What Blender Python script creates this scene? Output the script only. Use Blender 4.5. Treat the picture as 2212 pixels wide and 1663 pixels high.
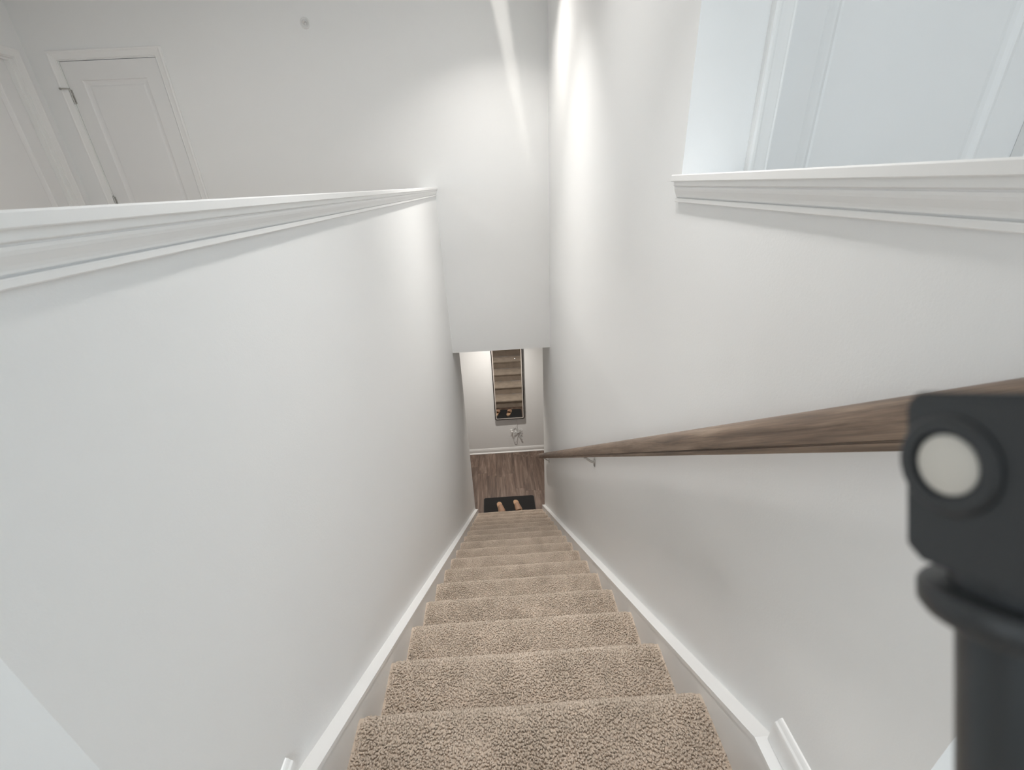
import bpy, bmesh, math, random
import numpy as np
from mathutils import Vector, Matrix

# ------------------------------------------------------------------ clear
for o in list(bpy.data.objects):
    bpy.data.objects.remove(o)
scene = bpy.context.scene
C = scene.collection
PI = math.pi

# ------------------------------------------------------------------ camera
RIGHT = Vector((0.997978, -0.042669, -0.047118))
DOWN = Vector((-0.060985, -0.433561, -0.899058))
FWD = Vector((0.017934, 0.900113, -0.435286))
CAMZ = 1.0733
FPX, CX, CY = 928.107, 1099.094, 845.437
cam_data = bpy.data.cameras.new('camera')
cam = bpy.data.objects.new('camera', cam_data)
C.objects.link(cam)
m = Matrix((RIGHT, -DOWN, -FWD)).transposed().to_4x4()
m.translation = (0, 0, CAMZ)
cam.matrix_world = m
cam_data.sensor_fit = 'HORIZONTAL'
cam_data.sensor_width = 36.0
cam_data.lens = FPX / 2212 * 36.0
cam_data.shift_x = (1106 - CX) / 2212
cam_data.shift_y = (CY - 831.5) / 2212
cam_data.clip_start = 0.01
cam_data.dof.use_dof = True
cam_data.dof.focus_distance = 2.2
cam_data.dof.aperture_fstop = 7.5
scene.camera = cam

# ------------------------------------------------------------------ world, exposure
scene.view_settings.view_transform = 'Standard'
scene.view_settings.look = 'None'
scene.view_settings.gamma = 1.0
scene.view_settings.use_curve_mapping = False
scene.view_settings.exposure = 0.11
# white interior: let the light bounce around
scene.cycles.max_bounces = 12
scene.cycles.diffuse_bounces = 7
scene.cycles.caustics_reflective = False
scene.cycles.caustics_refractive = False
scene.cycles.adaptive_threshold = 0.14
world = bpy.data.worlds.new('world')
scene.world = world
world.use_nodes = True
bg = world.node_tree.nodes['Background']
bg.inputs['Color'].default_value = (0.72, 0.84, 1.0, 1)
bg.inputs['Strength'].default_value = 0.6

# ------------------------------------------------------------------ large lights: daylight at the windows
def area_light(name, loc, rot, sx, sy, power, color, spread=PI):
    d = bpy.data.lights.new(name, 'AREA')
    d.shape = 'RECTANGLE'; d.size = sx; d.size_y = sy
    d.energy = power; d.color = color; d.spread = spread
    o = bpy.data.objects.new(name, d)
    C.objects.link(o); o.location = loc; o.rotation_euler = rot
    return o
def disk_light(name, loc, radius, power, color, rot=(0, 0, 0), spread=PI):
    d = bpy.data.lights.new(name, 'AREA')
    d.shape = 'DISK'; d.size = radius * 2
    d.energy = power; d.color = color; d.spread = spread
    o = bpy.data.objects.new(name, d)
    C.objects.link(o); o.location = loc; o.rotation_euler = rot
    return o
area_light('window_daylight', (1.02, -2.67, 1.45), (PI / 2, 0, 0), 1.5, 1.3, 47, (0.80, 0.92, 1.0))
area_light('hall_window_daylight', (-3.49, -0.6, 1.45), (PI / 2, 0, -PI / 2), 1.3, 1.2, 26, (0.86, 0.95, 1.0))

# ------------------------------------------------------------------ dimensions (metres)
XL, XR = -0.4706, 0.5294          # stairwell wall faces
TW = 0.115                        # wall thickness
YF = 4.1604                       # far upstairs wall face
YC = 1.295                        # corner where the right wall becomes a half wall
Y0 = 0.267                        # near end of both half walls
YE = 4.85                         # lower end of the stairwell walls
YB = 6.494                        # back wall of the lower hall
ZF = -3.273                       # lower floor
ZH = -0.463                       # lower hall ceiling
ZC = 2.44                         # upper ceiling
CAP = 1.0733                      # top of half wall cap
RUN, RISE = 0.2704, 0.19253
NOSE0 = 0.420
SK = 0.037                        # skirt board thickness
XA = -3.411                       # hallway left wall
XZ = 2.30                         # right room right wall
YN = -2.60                        # back of the upper landing
JT = 0.0165                       # door jamb thickness
HX = 2.20                         # half length of the lower hall

# ------------------------------------------------------------------ materials
def new_mat(name):
    mt = bpy.data.materials.new(name); mt.use_nodes = True
    nt = mt.node_tree
    return mt, nt, nt.nodes['Principled BSDF']
def N(nt, t, **kw):
    n = nt.nodes.new(t)
    for k, v in kw.items():
        if k in n.inputs.keys(): n.inputs[k].default_value = v
        else: setattr(n, k, v)
    return n
def mat_plain(name, col, rough=0.5, metal=0.0, bump=None, spec=None, coat=None):
    mt, nt, b = new_mat(name)
    b.inputs['Base Color'].default_value = (*col, 1)
    b.inputs['Roughness'].default_value = rough
    b.inputs['Metallic'].default_value = metal
    if spec is not None: b.inputs['Specular IOR Level'].default_value = spec
    if coat is not None: b.inputs['Coat Weight'].default_value = coat
    if bump:
        tc = N(nt, 'ShaderNodeTexCoord')
        nz = N(nt, 'ShaderNodeTexNoise', Scale=bump[0], Detail=3.0)
        bp = N(nt, 'ShaderNodeBump', Strength=bump[1], Distance=bump[2])
        nt.links.new(tc.outputs['Object'], nz.inputs['Vector'])
        nt.links.new(nz.outputs['Fac'], bp.inputs['Height'])
        nt.links.new(bp.outputs['Normal'], b.inputs['Normal'])
    return mt
def mat_wall(name, col):
    mt, nt, b = new_mat(name)
    tc = N(nt, 'ShaderNodeTexCoord')
    n1 = N(nt, 'ShaderNodeTexNoise', Scale=1.4, Detail=2.0)
    cr = N(nt, 'ShaderNodeMixRGB'); cr.inputs[1].default_value = (*[c * 0.985 for c in col], 1); cr.inputs[2].default_value = (*col, 1)
    nt.links.new(tc.outputs['Object'], n1.inputs['Vector'])
    nt.links.new(n1.outputs['Fac'], cr.inputs[0])
    nt.links.new(cr.outputs[0], b.inputs['Base Color'])
    b.inputs['Roughness'].default_value = 0.62
    b.inputs['Specular IOR Level'].default_value = 0.35
    n2 = N(nt, 'ShaderNodeTexNoise', Scale=190.0, Detail=3.0, Roughness=0.6)
    bp = N(nt, 'ShaderNodeBump', Strength=0.22, Distance=0.0012)
    nt.links.new(tc.outputs['Object'], n2.inputs['Vector'])
    nt.links.new(n2.outputs['Fac'], bp.inputs['Height'])
    nt.links.new(bp.outputs['Normal'], b.inputs['Normal'])
    return mt
def mat_wood(name, dark, mid, light, sx, sy, rough, scale=1.0, plank=False):
    """grain runs along the local Y axis"""
    mt, nt, b = new_mat(name)
    tc = N(nt, 'ShaderNodeTexCoord')
    src = tc.outputs['Object']
    if plank:
        oi = N(nt, 'ShaderNodeObjectInfo')
        mul = N(nt, 'ShaderNodeVectorMath', operation='SCALE'); mul.inputs[0].default_value = (37.0, 91.0, 53.0)
        nt.links.new(oi.outputs['Random'], mul.inputs['Scale'])
        add = N(nt, 'ShaderNodeVectorMath', operation='ADD')
        nt.links.new(src, add.inputs[0]); nt.links.new(mul.outputs[0], add.inputs[1])
        src = add.outputs[0]
    mp = N(nt, 'ShaderNodeMapping'); mp.inputs['Scale'].default_value = (sx, sy, sx)
    nt.links.new(src, mp.inputs['Vector'])
    n1 = N(nt, 'ShaderNodeTexNoise', Scale=1.0 * scale, Detail=5.0, Roughness=0.62, Distortion=0.6)
    nt.links.new(mp.outputs[0], n1.inputs['Vector'])
    cr = N(nt, 'ShaderNodeValToRGB')
    e = cr.color_ramp.elements
    e[0].position = 0.30; e[0].color = (*dark, 1)
    e[1].position = 0.72; e[1].color = (*light, 1)
    k = cr.color_ramp.elements.new(0.5); k.color = (*mid, 1)
    nt.links.new(n1.outputs['Fac'], cr.inputs[0])
    mp2 = N(nt, 'ShaderNodeMapping'); mp2.inputs['Scale'].default_value = (sx * 7, sy * 2.5, sx * 7)
    nt.links.new(src, mp2.inputs['Vector'])
    n2 = N(nt, 'ShaderNodeTexNoise', Scale=1.0 * scale, Detail=4.0, Roughness=0.7)
    nt.links.new(mp2.outputs[0], n2.inputs['Vector'])
    mx = N(nt, 'ShaderNodeMixRGB', blend_type='MULTIPLY'); mx.inputs[0].default_value = 0.55
    cr2 = N(nt, 'ShaderNodeValToRGB')
    cr2.color_ramp.elements[0].position = 0.33; cr2.color_ramp.elements[0].color = (0.45, 0.45, 0.45, 1)
    cr2.color_ramp.elements[1].position = 0.62; cr2.color_ramp.elements[1].color = (1.1, 1.1, 1.1, 1)
    nt.links.new(n2.outputs['Fac'], cr2.inputs[0])
    nt.links.new(cr.outputs[0], mx.inputs[1]); nt.links.new(cr2.outputs[0], mx.inputs[2])
    out = mx.outputs[0]
    if plank:
        hs = N(nt, 'ShaderNodeHueSaturation')
        ma = N(nt, 'ShaderNodeMapRange'); ma.inputs['To Min'].default_value = 0.86; ma.inputs['To Max'].default_value = 1.14
        nt.links.new(oi.outputs['Random'], ma.inputs['Value'])
        nt.links.new(ma.outputs[0], hs.inputs['Value'])
        nt.links.new(out, hs.inputs['Color']); out = hs.outputs[0]
    nt.links.new(out, b.inputs['Base Color'])
    b.inputs['Roughness'].default_value = rough
    bp = N(nt, 'ShaderNodeBump', Strength=0.25, Distance=0.0006)
    nt.links.new(n2.outputs['Fac'], bp.inputs['Height'])
    nt.links.new(bp.outputs['Normal'], b.inputs['Normal'])
    return mt
def mat_carpet(name, c1, c2):
    mt, nt, b = new_mat(name)
    tc = N(nt, 'ShaderNodeTexCoord')
    oi = N(nt, 'ShaderNodeObjectInfo')
    mul = N(nt, 'ShaderNodeVectorMath', operation='SCALE'); mul.inputs[0].default_value = (11.0, 7.0, 5.0)
    nt.links.new(oi.outputs['Random'], mul.inputs['Scale'])
    add = N(nt, 'ShaderNodeVectorMath', operation='ADD')
    nt.links.new(tc.outputs['Object'], add.inputs[0]); nt.links.new(mul.outputs[0], add.inputs[1])
    n1 = N(nt, 'ShaderNodeTexNoise', Scale=170.0, Detail=2.0)
    n2 = N(nt, 'ShaderNodeTexNoise', Scale=9.0, Detail=3.0)
    nt.links.new(add.outputs[0], n1.inputs['Vector']); nt.links.new(add.outputs[0], n2.inputs['Vector'])
    ad = N(nt, 'ShaderNodeMath', operation='MULTIPLY_ADD'); ad.inputs[1].default_value = 0.6
    nt.links.new(n1.outputs['Fac'], ad.inputs[0])
    m2 = N(nt, 'ShaderNodeMath', operation='MULTIPLY'); m2.inputs[1].default_value = 0.5
    nt.links.new(n2.outputs['Fac'], m2.inputs[0]); nt.links.new(m2.outputs[0], ad.inputs[2])
    cr = N(nt, 'ShaderNodeValToRGB')
    cr.color_ramp.elements[0].position = 0.36; cr.color_ramp.elements[0].color = (*c1, 1)
    cr.color_ramp.elements[1].position = 0.70; cr.color_ramp.elements[1].color = (*c2, 1)
    nt.links.new(ad.outputs[0], cr.inputs[0])
    nt.links.new(cr.outputs[0], b.inputs['Base Color'])
    b.inputs['Roughness'].default_value = 0.95
    b.inputs['Specular IOR Level'].default_value = 0.15
    tr = N(nt, 'ShaderNodeBsdfTranslucent'); mxs = N(nt, 'ShaderNodeMixShader'); mxs.inputs[0].default_value = 0.22
    nt.links.new(cr.outputs[0], tr.inputs['Color'])
    nt.links.new(b.outputs[0], mxs.inputs[1]); nt.links.new(tr.outputs[0], mxs.inputs[2])
    nt.links.new(mxs.outputs[0], nt.nodes['Material Output'].inputs['Surface'])
    return mt
def mat_emit(name, col, s):
    mt = bpy.data.materials.new(name); mt.use_nodes = True
    nt = mt.node_tree; nt.nodes.clear()
    o = N(nt, 'ShaderNodeOutputMaterial'); e = N(nt, 'ShaderNodeEmission')
    e.inputs['Color'].default_value = (*col, 1); e.inputs['Strength'].default_value = s
    nt.links.new(e.outputs[0], o.inputs[0])
    return mt
def mat_pane(name):
    mt = bpy.data.materials.new(name); mt.use_nodes = True
    nt = mt.node_tree; nt.nodes.clear()
    o = N(nt, 'ShaderNodeOutputMaterial'); t = N(nt, 'ShaderNodeBsdfTransparent'); g = N(nt, 'ShaderNodeBsdfGlossy')
    g.inputs['Roughness'].default_value = 0.02
    mx = N(nt, 'ShaderNodeMixShader'); mx.inputs[0].default_value = 0.06
    nt.links.new(t.outputs[0], mx.inputs[1]); nt.links.new(g.outputs[0], mx.inputs[2]); nt.links.new(mx.outputs[0], o.inputs[0])
    return mt
M = {}
M['wall'] = mat_wall('wall_paint', (0.855, 0.860, 0.860))
M['ceiling'] = mat_plain('ceiling_paint', (0.84, 0.84, 0.83), 0.9, bump=(120, 0.2, 0.002))
M['trim'] = mat_plain('white_trim_paint', (0.86, 0.86, 0.855), 0.38, bump=(60, 0.04, 0.001))
M['door'] = mat_plain('white_door_paint', (0.82, 0.82, 0.82), 0.42, bump=(140, 0.06, 0.0008))
M['carpet'] = mat_carpet('taupe_carpet', (0.55, 0.46, 0.375), (0.82, 0.705, 0.60))
M['carpet_base'] = mat_plain('carpet_backing', (0.60, 0.50, 0.41), 1.0, bump=(300, 0.5, 0.003))
M['plank'] = mat_wood('brown_plank', (0.082, 0.052, 0.039), (0.142, 0.096, 0.074), (0.255, 0.188, 0.152), 17, 1.5, 0.45, plank=True)
M['groove'] = mat_plain('plank_joint', (0.05, 0.034, 0.026), 0.8)
M['oak'] = mat_wood('stained_oak', (0.115, 0.078, 0.055), (0.215, 0.150, 0.108), (0.325, 0.240, 0.178), 75, 4.0, 0.42)
M['nickel'] = mat_plain('brushed_nickel', (0.55, 0.54, 0.52), 0.32, 1.0)
M['dark_nickel'] = mat_plain('dark_metal', (0.25, 0.25, 0.25), 0.4, 1.0)
M['mirror'] = mat_plain('mirror_glass', (0.86, 0.87, 0.86), 0.0, 1.0)
M['black_frame'] = mat_plain('black_frame', (0.014, 0.012, 0.012), 0.35)
M['frost'] = mat_plain('frosted_border', (0.62, 0.57, 0.53), 0.55)
M['mat'] = mat_plain('black_mat', (0.014, 0.013, 0.013), 0.95, bump=(420, 0.9, 0.004))
M['footbed'] = mat_plain('tan_footbed', (0.50, 0.305, 0.185), 0.65, bump=(300, 0.2, 0.001))
M['foam'] = mat_plain('tan_foam', (0.60, 0.42, 0.29), 0.6, bump=(200, 0.1, 0.001))
M['foam_strap'] = mat_plain('tan_foam_strap', (0.36, 0.215, 0.14), 0.6, bump=(200, 0.1, 0.001))
M['plastic'] = mat_plain('white_plastic', (0.80, 0.80, 0.79), 0.35)
M['cable'] = mat_plain('white_cable', (0.66, 0.66, 0.65), 0.45)
M['slot'] = mat_plain('dark_slot', (0.02, 0.02, 0.02), 0.8)
M['black_plastic'] = mat_plain('black_plastic', (0.030, 0.034, 0.038), 0.42, bump=(900, 0.15, 0.0005))
M['black_tube'] = mat_plain('black_anodised_tube', (0.045, 0.052, 0.058), 0.36, 0.3)
M['button'] = mat_plain('pale_button', (0.66, 0.64, 0.59), 0.5)
M['led'] = mat_emit('white_led', (1.0, 1.0, 1.0), 6.0)
M['lens_warm'] = mat_emit('lamp_lens_warm', (1.0, 0.90, 0.78), 6.0)
M['pane'] = mat_pane('window_pane')

# ------------------------------------------------------------------ mesh helpers
def obj(name, bm, mat, parent=None, smooth=False, loc=None):
    me = bpy.data.meshes.new(name)
    bmesh.ops.recalc_face_normals(bm, faces=bm.faces)
    bm.to_mesh(me); bm.free()
    if mat: me.materials.append(M[mat])
    if smooth:
        for p in me.polygons: p.use_smooth = True
    o = bpy.data.objects.new(name, me); C.objects.link(o)
    if parent: o.parent = parent
    if loc: o.location = loc
    return o
def sharp(o, ang=35):
    """smooth shading with sharp edges over the angle"""
    me = o.data
    b = bmesh.new(); b.from_mesh(me)
    for f in b.faces: f.smooth = True
    for e in b.edges:
        if len(e.link_faces) == 2 and e.calc_face_angle(0) > math.radians(ang): e.smooth = False
    b.to_mesh(me); b.free()
    return o
def empty(name, loc=(0, 0, 0)):
    o = bpy.data.objects.new(name, None); C.objects.link(o); o.location = loc; o.empty_display_size = 0.1
    return o
def tag(o, label, cat, group=None):
    o['label'] = label; o['category'] = cat
    if group: o['group'] = group
    return o
def structure(o, label=None):
    o['kind'] = 'structure'
    if label: o['label'] = label
    return o
def B(): return bmesh.new()
def box(bm, x0, x1, y0, y1, z0, z1, bevel=0.0):
    vs = [bm.verts.new((x, y, z)) for x in (x0, x1) for y in (y0, y1) for z in (z0, z1)]
    fs = [(0, 1, 3, 2), (4, 6, 7, 5), (0, 4, 5, 1), (2, 3, 7, 6), (0, 2, 6, 4), (1, 5, 7, 3)]
    faces = [bm.faces.new([vs[i] for i in f]) for f in fs]
    if bevel:
        es = set(e for f in faces for e in f.edges)
        bmesh.ops.bevel(bm, geom=list(es), offset=bevel, segments=2, affect='EDGES', profile=0.6)
    return bm
def prism(bm, pts, axis, a, b):
    """extrude a 2D polygon along axis. axis x: pts=(y,z); axis y: pts=(x,z); axis z: pts=(x,y)"""
    def P(p, t):
        if axis == 'x': return (t, p[0], p[1])
        if axis == 'y': return (p[0], t, p[1])
        return (p[0], p[1], t)
    v0 = [bm.verts.new(P(p, a)) for p in pts]; v1 = [bm.verts.new(P(p, b)) for p in pts]
    n = len(pts)
    bm.faces.new(v0); bm.faces.new(v1)
    for i in range(n): bm.faces.new((v0[i], v0[(i + 1) % n], v1[(i + 1) % n], v1[i]))
    return bm
def rrect(x0, x1, y0, y1, r, n=6):
    out = []
    for cx, cy, a in ((x1 - r, y1 - r, 0), (x0 + r, y1 - r, 90), (x0 + r, y0 + r, 180), (x1 - r, y0 + r, 270)):
        for i in range(n + 1):
            t = math.radians(a + 90 * i / n); out.append((cx + r * math.cos(t), cy + r * math.sin(t)))
    return out
def ring_prism(bm, outer, inner, axis, a, b):
    def P(p, t):
        if axis == 'y': return (p[0], t, p[1])
        return (p[0], p[1], t)
    n = len(outer)
    V = [[bm.verts.new(P(p, t)) for p in loop] for loop in (outer, inner) for t in (a, b)]
    o0, o1, i0, i1 = V
    for i in range(n):
        j = (i + 1) % n
        for q in ((o0[i], o0[j], o1[j], o1[i]), (i0[i], i0[j], i1[j], i1[i]), (o0[i], o0[j], i0[j], i0[i]), (o1[i], o1[j], i1[j], i1[i])):
            bm.faces.new(q)
    return bm
def lathe(bm, prof, mat4=None, n=24):
    """prof: (r, h) around local Z"""
    rings = []
    for r, h in prof:
        if r < 1e-6: rings.append([bm.verts.new((0, 0, h))])
        else: rings.append([bm.verts.new((r * math.cos(2 * PI * i / n), r * math.sin(2 * PI * i / n), h)) for i in range(n)])
    for a, b in zip(rings, rings[1:]):
        for i in range(n):
            j = (i + 1) % n
            q = [a[i % len(a)], a[j % len(a)], b[j % len(b)], b[i % len(b)]]
            u = []
            for v in q:
                if v not in u: u.append(v)
            if len(u) > 2: bm.faces.new(u)
    if len(rings[0]) > 1: bm.faces.new(rings[0])
    if len(rings[-1]) > 1: bm.faces.new(rings[-1])
    if mat4 is not None:
        vs = [v for r in rings for v in r]
        bmesh.ops.transform(bm, matrix=mat4, verts=vs)
    return bm
def catmull(pts, k=6):
    P = [Vector(p) for p in pts]; P = [P[0]] + P + [P[-1]]
    out = []
    for i in range(1, len(P) - 2):
        a, b, c, d = P[i - 1:i + 3]
        for s in range(k):
            t = s / k
            out.append(0.5 * ((2 * b) + (-a + c) * t + (2 * a - 5 * b + 4 * c - d) * t * t + (-a + 3 * b - 3 * c + d) * t ** 3))
    out.append(P[-2]); return out
def tube(bm, pts, r, n=8, cap=True):
    pts = [Vector(p) for p in pts]; rings = []
    up = None
    for i, p in enumerate(pts):
        t = (pts[min(i + 1, len(pts) - 1)] - pts[max(i - 1, 0)]).normalized()
        if up is None: up = t.orthogonal().normalized()
        up = (up - t * up.dot(t)).normalized(); s = t.cross(up)
        rr = r[i] if isinstance(r, (list, tuple)) else r
        rings.append([bm.verts.new(p + up * rr * math.cos(2 * PI * k / n) + s * rr * math.sin(2 * PI * k / n)) for k in range(n)])
    for a, b in zip(rings, rings[1:]):
        for i in range(n): bm.faces.new((a[i], a[(i + 1) % n], b[(i + 1) % n], b[i]))
    if cap: bm.faces.new(rings[0]); bm.faces.new(rings[-1])
    return bm
ROT_NEG_Y = Matrix.Rotation(PI / 2, 4, 'X')          # local +Z -> world -Y
ROT_POS_X = Matrix.Rotation(PI / 2, 4, 'Y')          # local +Z -> world +X
ROT_NEG_X = Matrix.Rotation(-PI / 2, 4, 'Y')

# ================================================================== STRUCTURE
# right stairwell wall: full height from YC to YF, half wall from Y0 to YC, runs down beside the stairs
b = B(); HW = CAP - 0.017
prism(b, [(Y0, HW), (Y0, 0.0), (-0.15, -0.003), (-0.15, ZF), (YE, ZF), (YE, ZH), (YF + .02, ZH), (YF + .02, ZC), (YC + TW, ZC), (YC + TW, HW)], 'x', XR, XR + TW)
wall_right = structure(obj('wall_right', b, 'wall'), 'right stairwell wall, stepping down to a half wall')
b = B()
prism(b, [(Y0, HW), (Y0, 0.0), (-0.15, -0.003), (-0.15, ZF), (YE, ZF), (YE, ZH), (YF + .02, ZH), (YF + .02, HW)], 'x', XL - TW, XL)
wall_left = structure(obj('wall_left', b, 'wall'), 'left stairwell half wall')

# far upstairs wall with the opening for the closet door
D1X0, D1X1, DH = -3.195, -2.470, 2.066
b = B()
for x0, x1, z0, z1 in ((XA - .02, D1X0 - JT, ZH, ZC), (D1X0 - JT, D1X1 + JT, DH + JT, ZC), (D1X0 - JT, D1X1 + JT, ZH, 0.0), (D1X1 + JT, XR + .01, ZH, ZC)):
    box(b, x0, x1, YF, YF + TW, z0, z1)
bmesh.ops.remove_doubles(b, verts=b.verts, dist=1e-5)
wall_far = structure(obj('wall_far', b, 'wall'), 'tall far wall facing down the stairwell')

# hallway left wall with its door opening
D2Y0, D2Y1 = 3.27, 4.033
b = B()
for y0, y1, z0, z1 in ((D2Y1 + JT, YF + TW, -.3, ZC), (D2Y0 - JT, D2Y1 + JT, DH + JT, ZC), (0.05, D2Y0 - JT, -.3, ZC), (D2Y0 - JT, D2Y1 + JT, -.3, 0), (-1.25, .05, -.3, .85), (-1.25, .05, 2.05, ZC), (YN - TW, -1.25, -.3, ZC)):
    box(b, XA - TW, XA, y0, y1, z0, z1)
wall_hall = structure(obj('wall_hall', b, 'wall'), 'left wall of the upstairs hallway')

# cross wall behind the right half wall, with a door
D3X0, D3X1 = 0.764, 1.528
b = B()
for x0, x1, z0, z1 in ((XR, D3X0 - JT, HW - .0005, ZC), (XR + TW, D3X0 - JT, -.3, HW), (D3X0 - JT, D3X1 + JT, DH + JT, ZC), (D3X0 - JT, D3X1 + JT, -.3, 0), (D3X1 + JT, XZ + TW, -.3, ZC)):
    box(b, x0, x1, YC, YC + TW, z0, z1)
wall_cross = structure(obj('wall_cross', b, 'wall'), 'cool white wall with a door beyond the right half wall')

b = B(); box(b, XZ, XZ + TW, YN - TW, YC + .02, -.3, ZC)
structure(obj('wall_east', b, 'wall'), 'right wall of the upper landing')
b = B()
for x0, x1, z0, z1 in ((XA, 0.27, -.3, ZC), (0.27, 1.77, -.3, .80), (0.27, 1.77, 2.10, ZC), (1.77, XZ, -.3, ZC)):
    box(b, x0, x1, YN - TW, YN, z0, z1)
structure(obj('wall_near', b, 'wall'), 'landing wall with a window behind the stair head')

# ceilings
b = B(); box(b, XA - TW, XZ + TW, YN - TW, YF + TW, ZC, ZC + .08)
structure(obj('ceiling', b, 'ceiling'), 'upper ceiling')
b = B(); box(b, -HX - TW, HX + TW, YF + .001, YB + TW, ZH, ZH + .2)
structure(obj('ceiling_lower', b, 'ceiling'), 'lower hall ceiling')

# upper floor (carpeted landing and hall)
b = B()
box(b, XA, XL - TW, YN, YF, -.28, -.002)
box(b, XR + TW, XZ, YN, YC, -.28, -.002)
box(b, XL - TW, XR + TW, YN, NOSE0 - .16, -.28, -.002)
structure(obj('floor_upper', b, 'carpet_base'), 'upper landing floor')

# lower hall walls
b = B(); box(b, -HX - TW, HX + TW, YB, YB + TW, ZF - .05, ZH)
wall_back = structure(obj('wall_back', b, 'wall'), 'lower hall wall carrying the mirror')
b = B(); box(b, -HX, XL - TW, YE - TW, YE, ZF, ZH)
structure(obj('wall_lower_left', b, 'wall'), 'lower hall wall left of the stairs')
b = B(); box(b, XR + TW, HX, YE - TW, YE, ZF, ZH)
structure(obj('wall_lower_right', b, 'wall'), 'lower hall wall right of the stairs')
for s, n in ((-1, 'wall_hall_end_left'), (1, 'wall_hall_end_right')):
    b = B(); box(b, min(s * HX, s * (HX + TW)), max(s * HX, s * (HX + TW)), YE - TW, YB + .01, ZF, ZH)
    structure(obj(n, b, 'wall'), 'end wall of the lower hall')

# lower floor: subfloor + individual planks
b = B(); box(b, -HX, HX, YE - .26, YB, ZF - .06, ZF - .0035)
floor = structure(obj('floor', b, 'groove'), 'brown wood plank floor of the lower hall')
PWID, PLEN = 0.152, 0.92
b = B()
box(b, -PWID / 2 + .0007, PWID / 2 - .0007, -PLEN / 2 + .0007, PLEN / 2 - .0007, -.008, 0, bevel=.0012)
pm = obj('plank', b, 'plank', floor)
first = True
rnd = random.Random(4)
ncol = int(2 * HX / PWID)
for i in range(ncol):
    x = -HX + .06 + PWID * (i + .5)
    if x + PWID / 2 > HX: continue
    y = YE - .26 + (rnd.uniform(0.2, 1.0)) * PLEN - PLEN
    while y < YB:
        y0, y1 = max(y, YE - .26), min(y + PLEN, YB)
        if y1 - y0 > .03:
            if first: o = pm; first = False
            else:
                o = pm.copy(); C.objects.link(o)
            o.parent = floor
            o.location = (x, (y0 + y1) / 2, ZF)
            o.scale = (1, (y1 - y0) / PLEN, 1)
        y += PLEN

# ------------------------------------------------------------------ baseboards
base_prof = [(0, 0), (.014, 0), (.014, .066), (.012, .072), (.010, .082), (.006, .094), (.0035, .099), (0, .100)]
shoe_prof = [(.013, 0), (.027, 0), (.0265, .008), (.023, .015), (.018, .019), (.013, .020)]
def bb_y(name, wall_y, x0, x1, z0, sgn, shoe=True, prof=base_prof):
    b = B(); prism(b, [(wall_y + sgn * o_, z0 + z) for o_, z in prof], 'x', x0, x1)
    o = structure(obj(name, b, 'trim'), 'white baseboard')
    if shoe:
        b = B(); prism(b, [(wall_y + sgn * o_, z0 + z) for o_, z in shoe_prof], 'x', x0, x1); obj('shoe_molding', b, 'trim', o)
    return o
def bb_x(name, wall_x, y0, y1, z0, sgn, shoe=True, prof=base_prof):
    b = B(); prism(b, [(wall_x + sgn * o_, z0 + z) for o_, z in prof], 'y', y0, y1)
    o = structure(obj(name, b, 'trim'), 'white baseboard')
    if shoe:
        b = B(); prism(b, [(wall_x + sgn * o_, z0 + z) for o_, z in shoe_prof], 'y', y0, y1); obj('shoe_molding', b, 'trim', o)
    return o
bb_y('baseboard_back', YB, -HX, HX, ZF, -1)
bb_y('baseboard_lower_left', YE, -HX, XL + .012, ZF, 1)
bb_y('baseboard_lower_right', YE, XR - .012, HX, ZF, 1)
land_prof = [(0, -.002), (.0145, -.002), (.0145, .050), (.0135, .057), (.0125, .060), (.009, .063), (.0075, .066), (.0055, .0695), (.003, .072), (0, .073)]
bb_x('baseboard_landing_right', XR, Y0 + .001, .474, 0, -1, False, land_prof)
bb_x('baseboard_landing_left', XL, Y0 + .001, .470, 0, 1, False, land_prof)
bb_y('baseboard_landing_end_right', Y0, XR - .0145, XR + TW, 0, -1, False, land_prof)
bb_y('baseboard_landing_end_left', Y0, XL - TW, XL + .0145, 0, -1, False, land_prof)
bb_y('baseboard_cross', YC, XR + TW, D3X0 - .068, 0, -1, False)
bb_y('baseboard_far', YF, D1X1 + .07, XL - TW, 0, -1, False)

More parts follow.
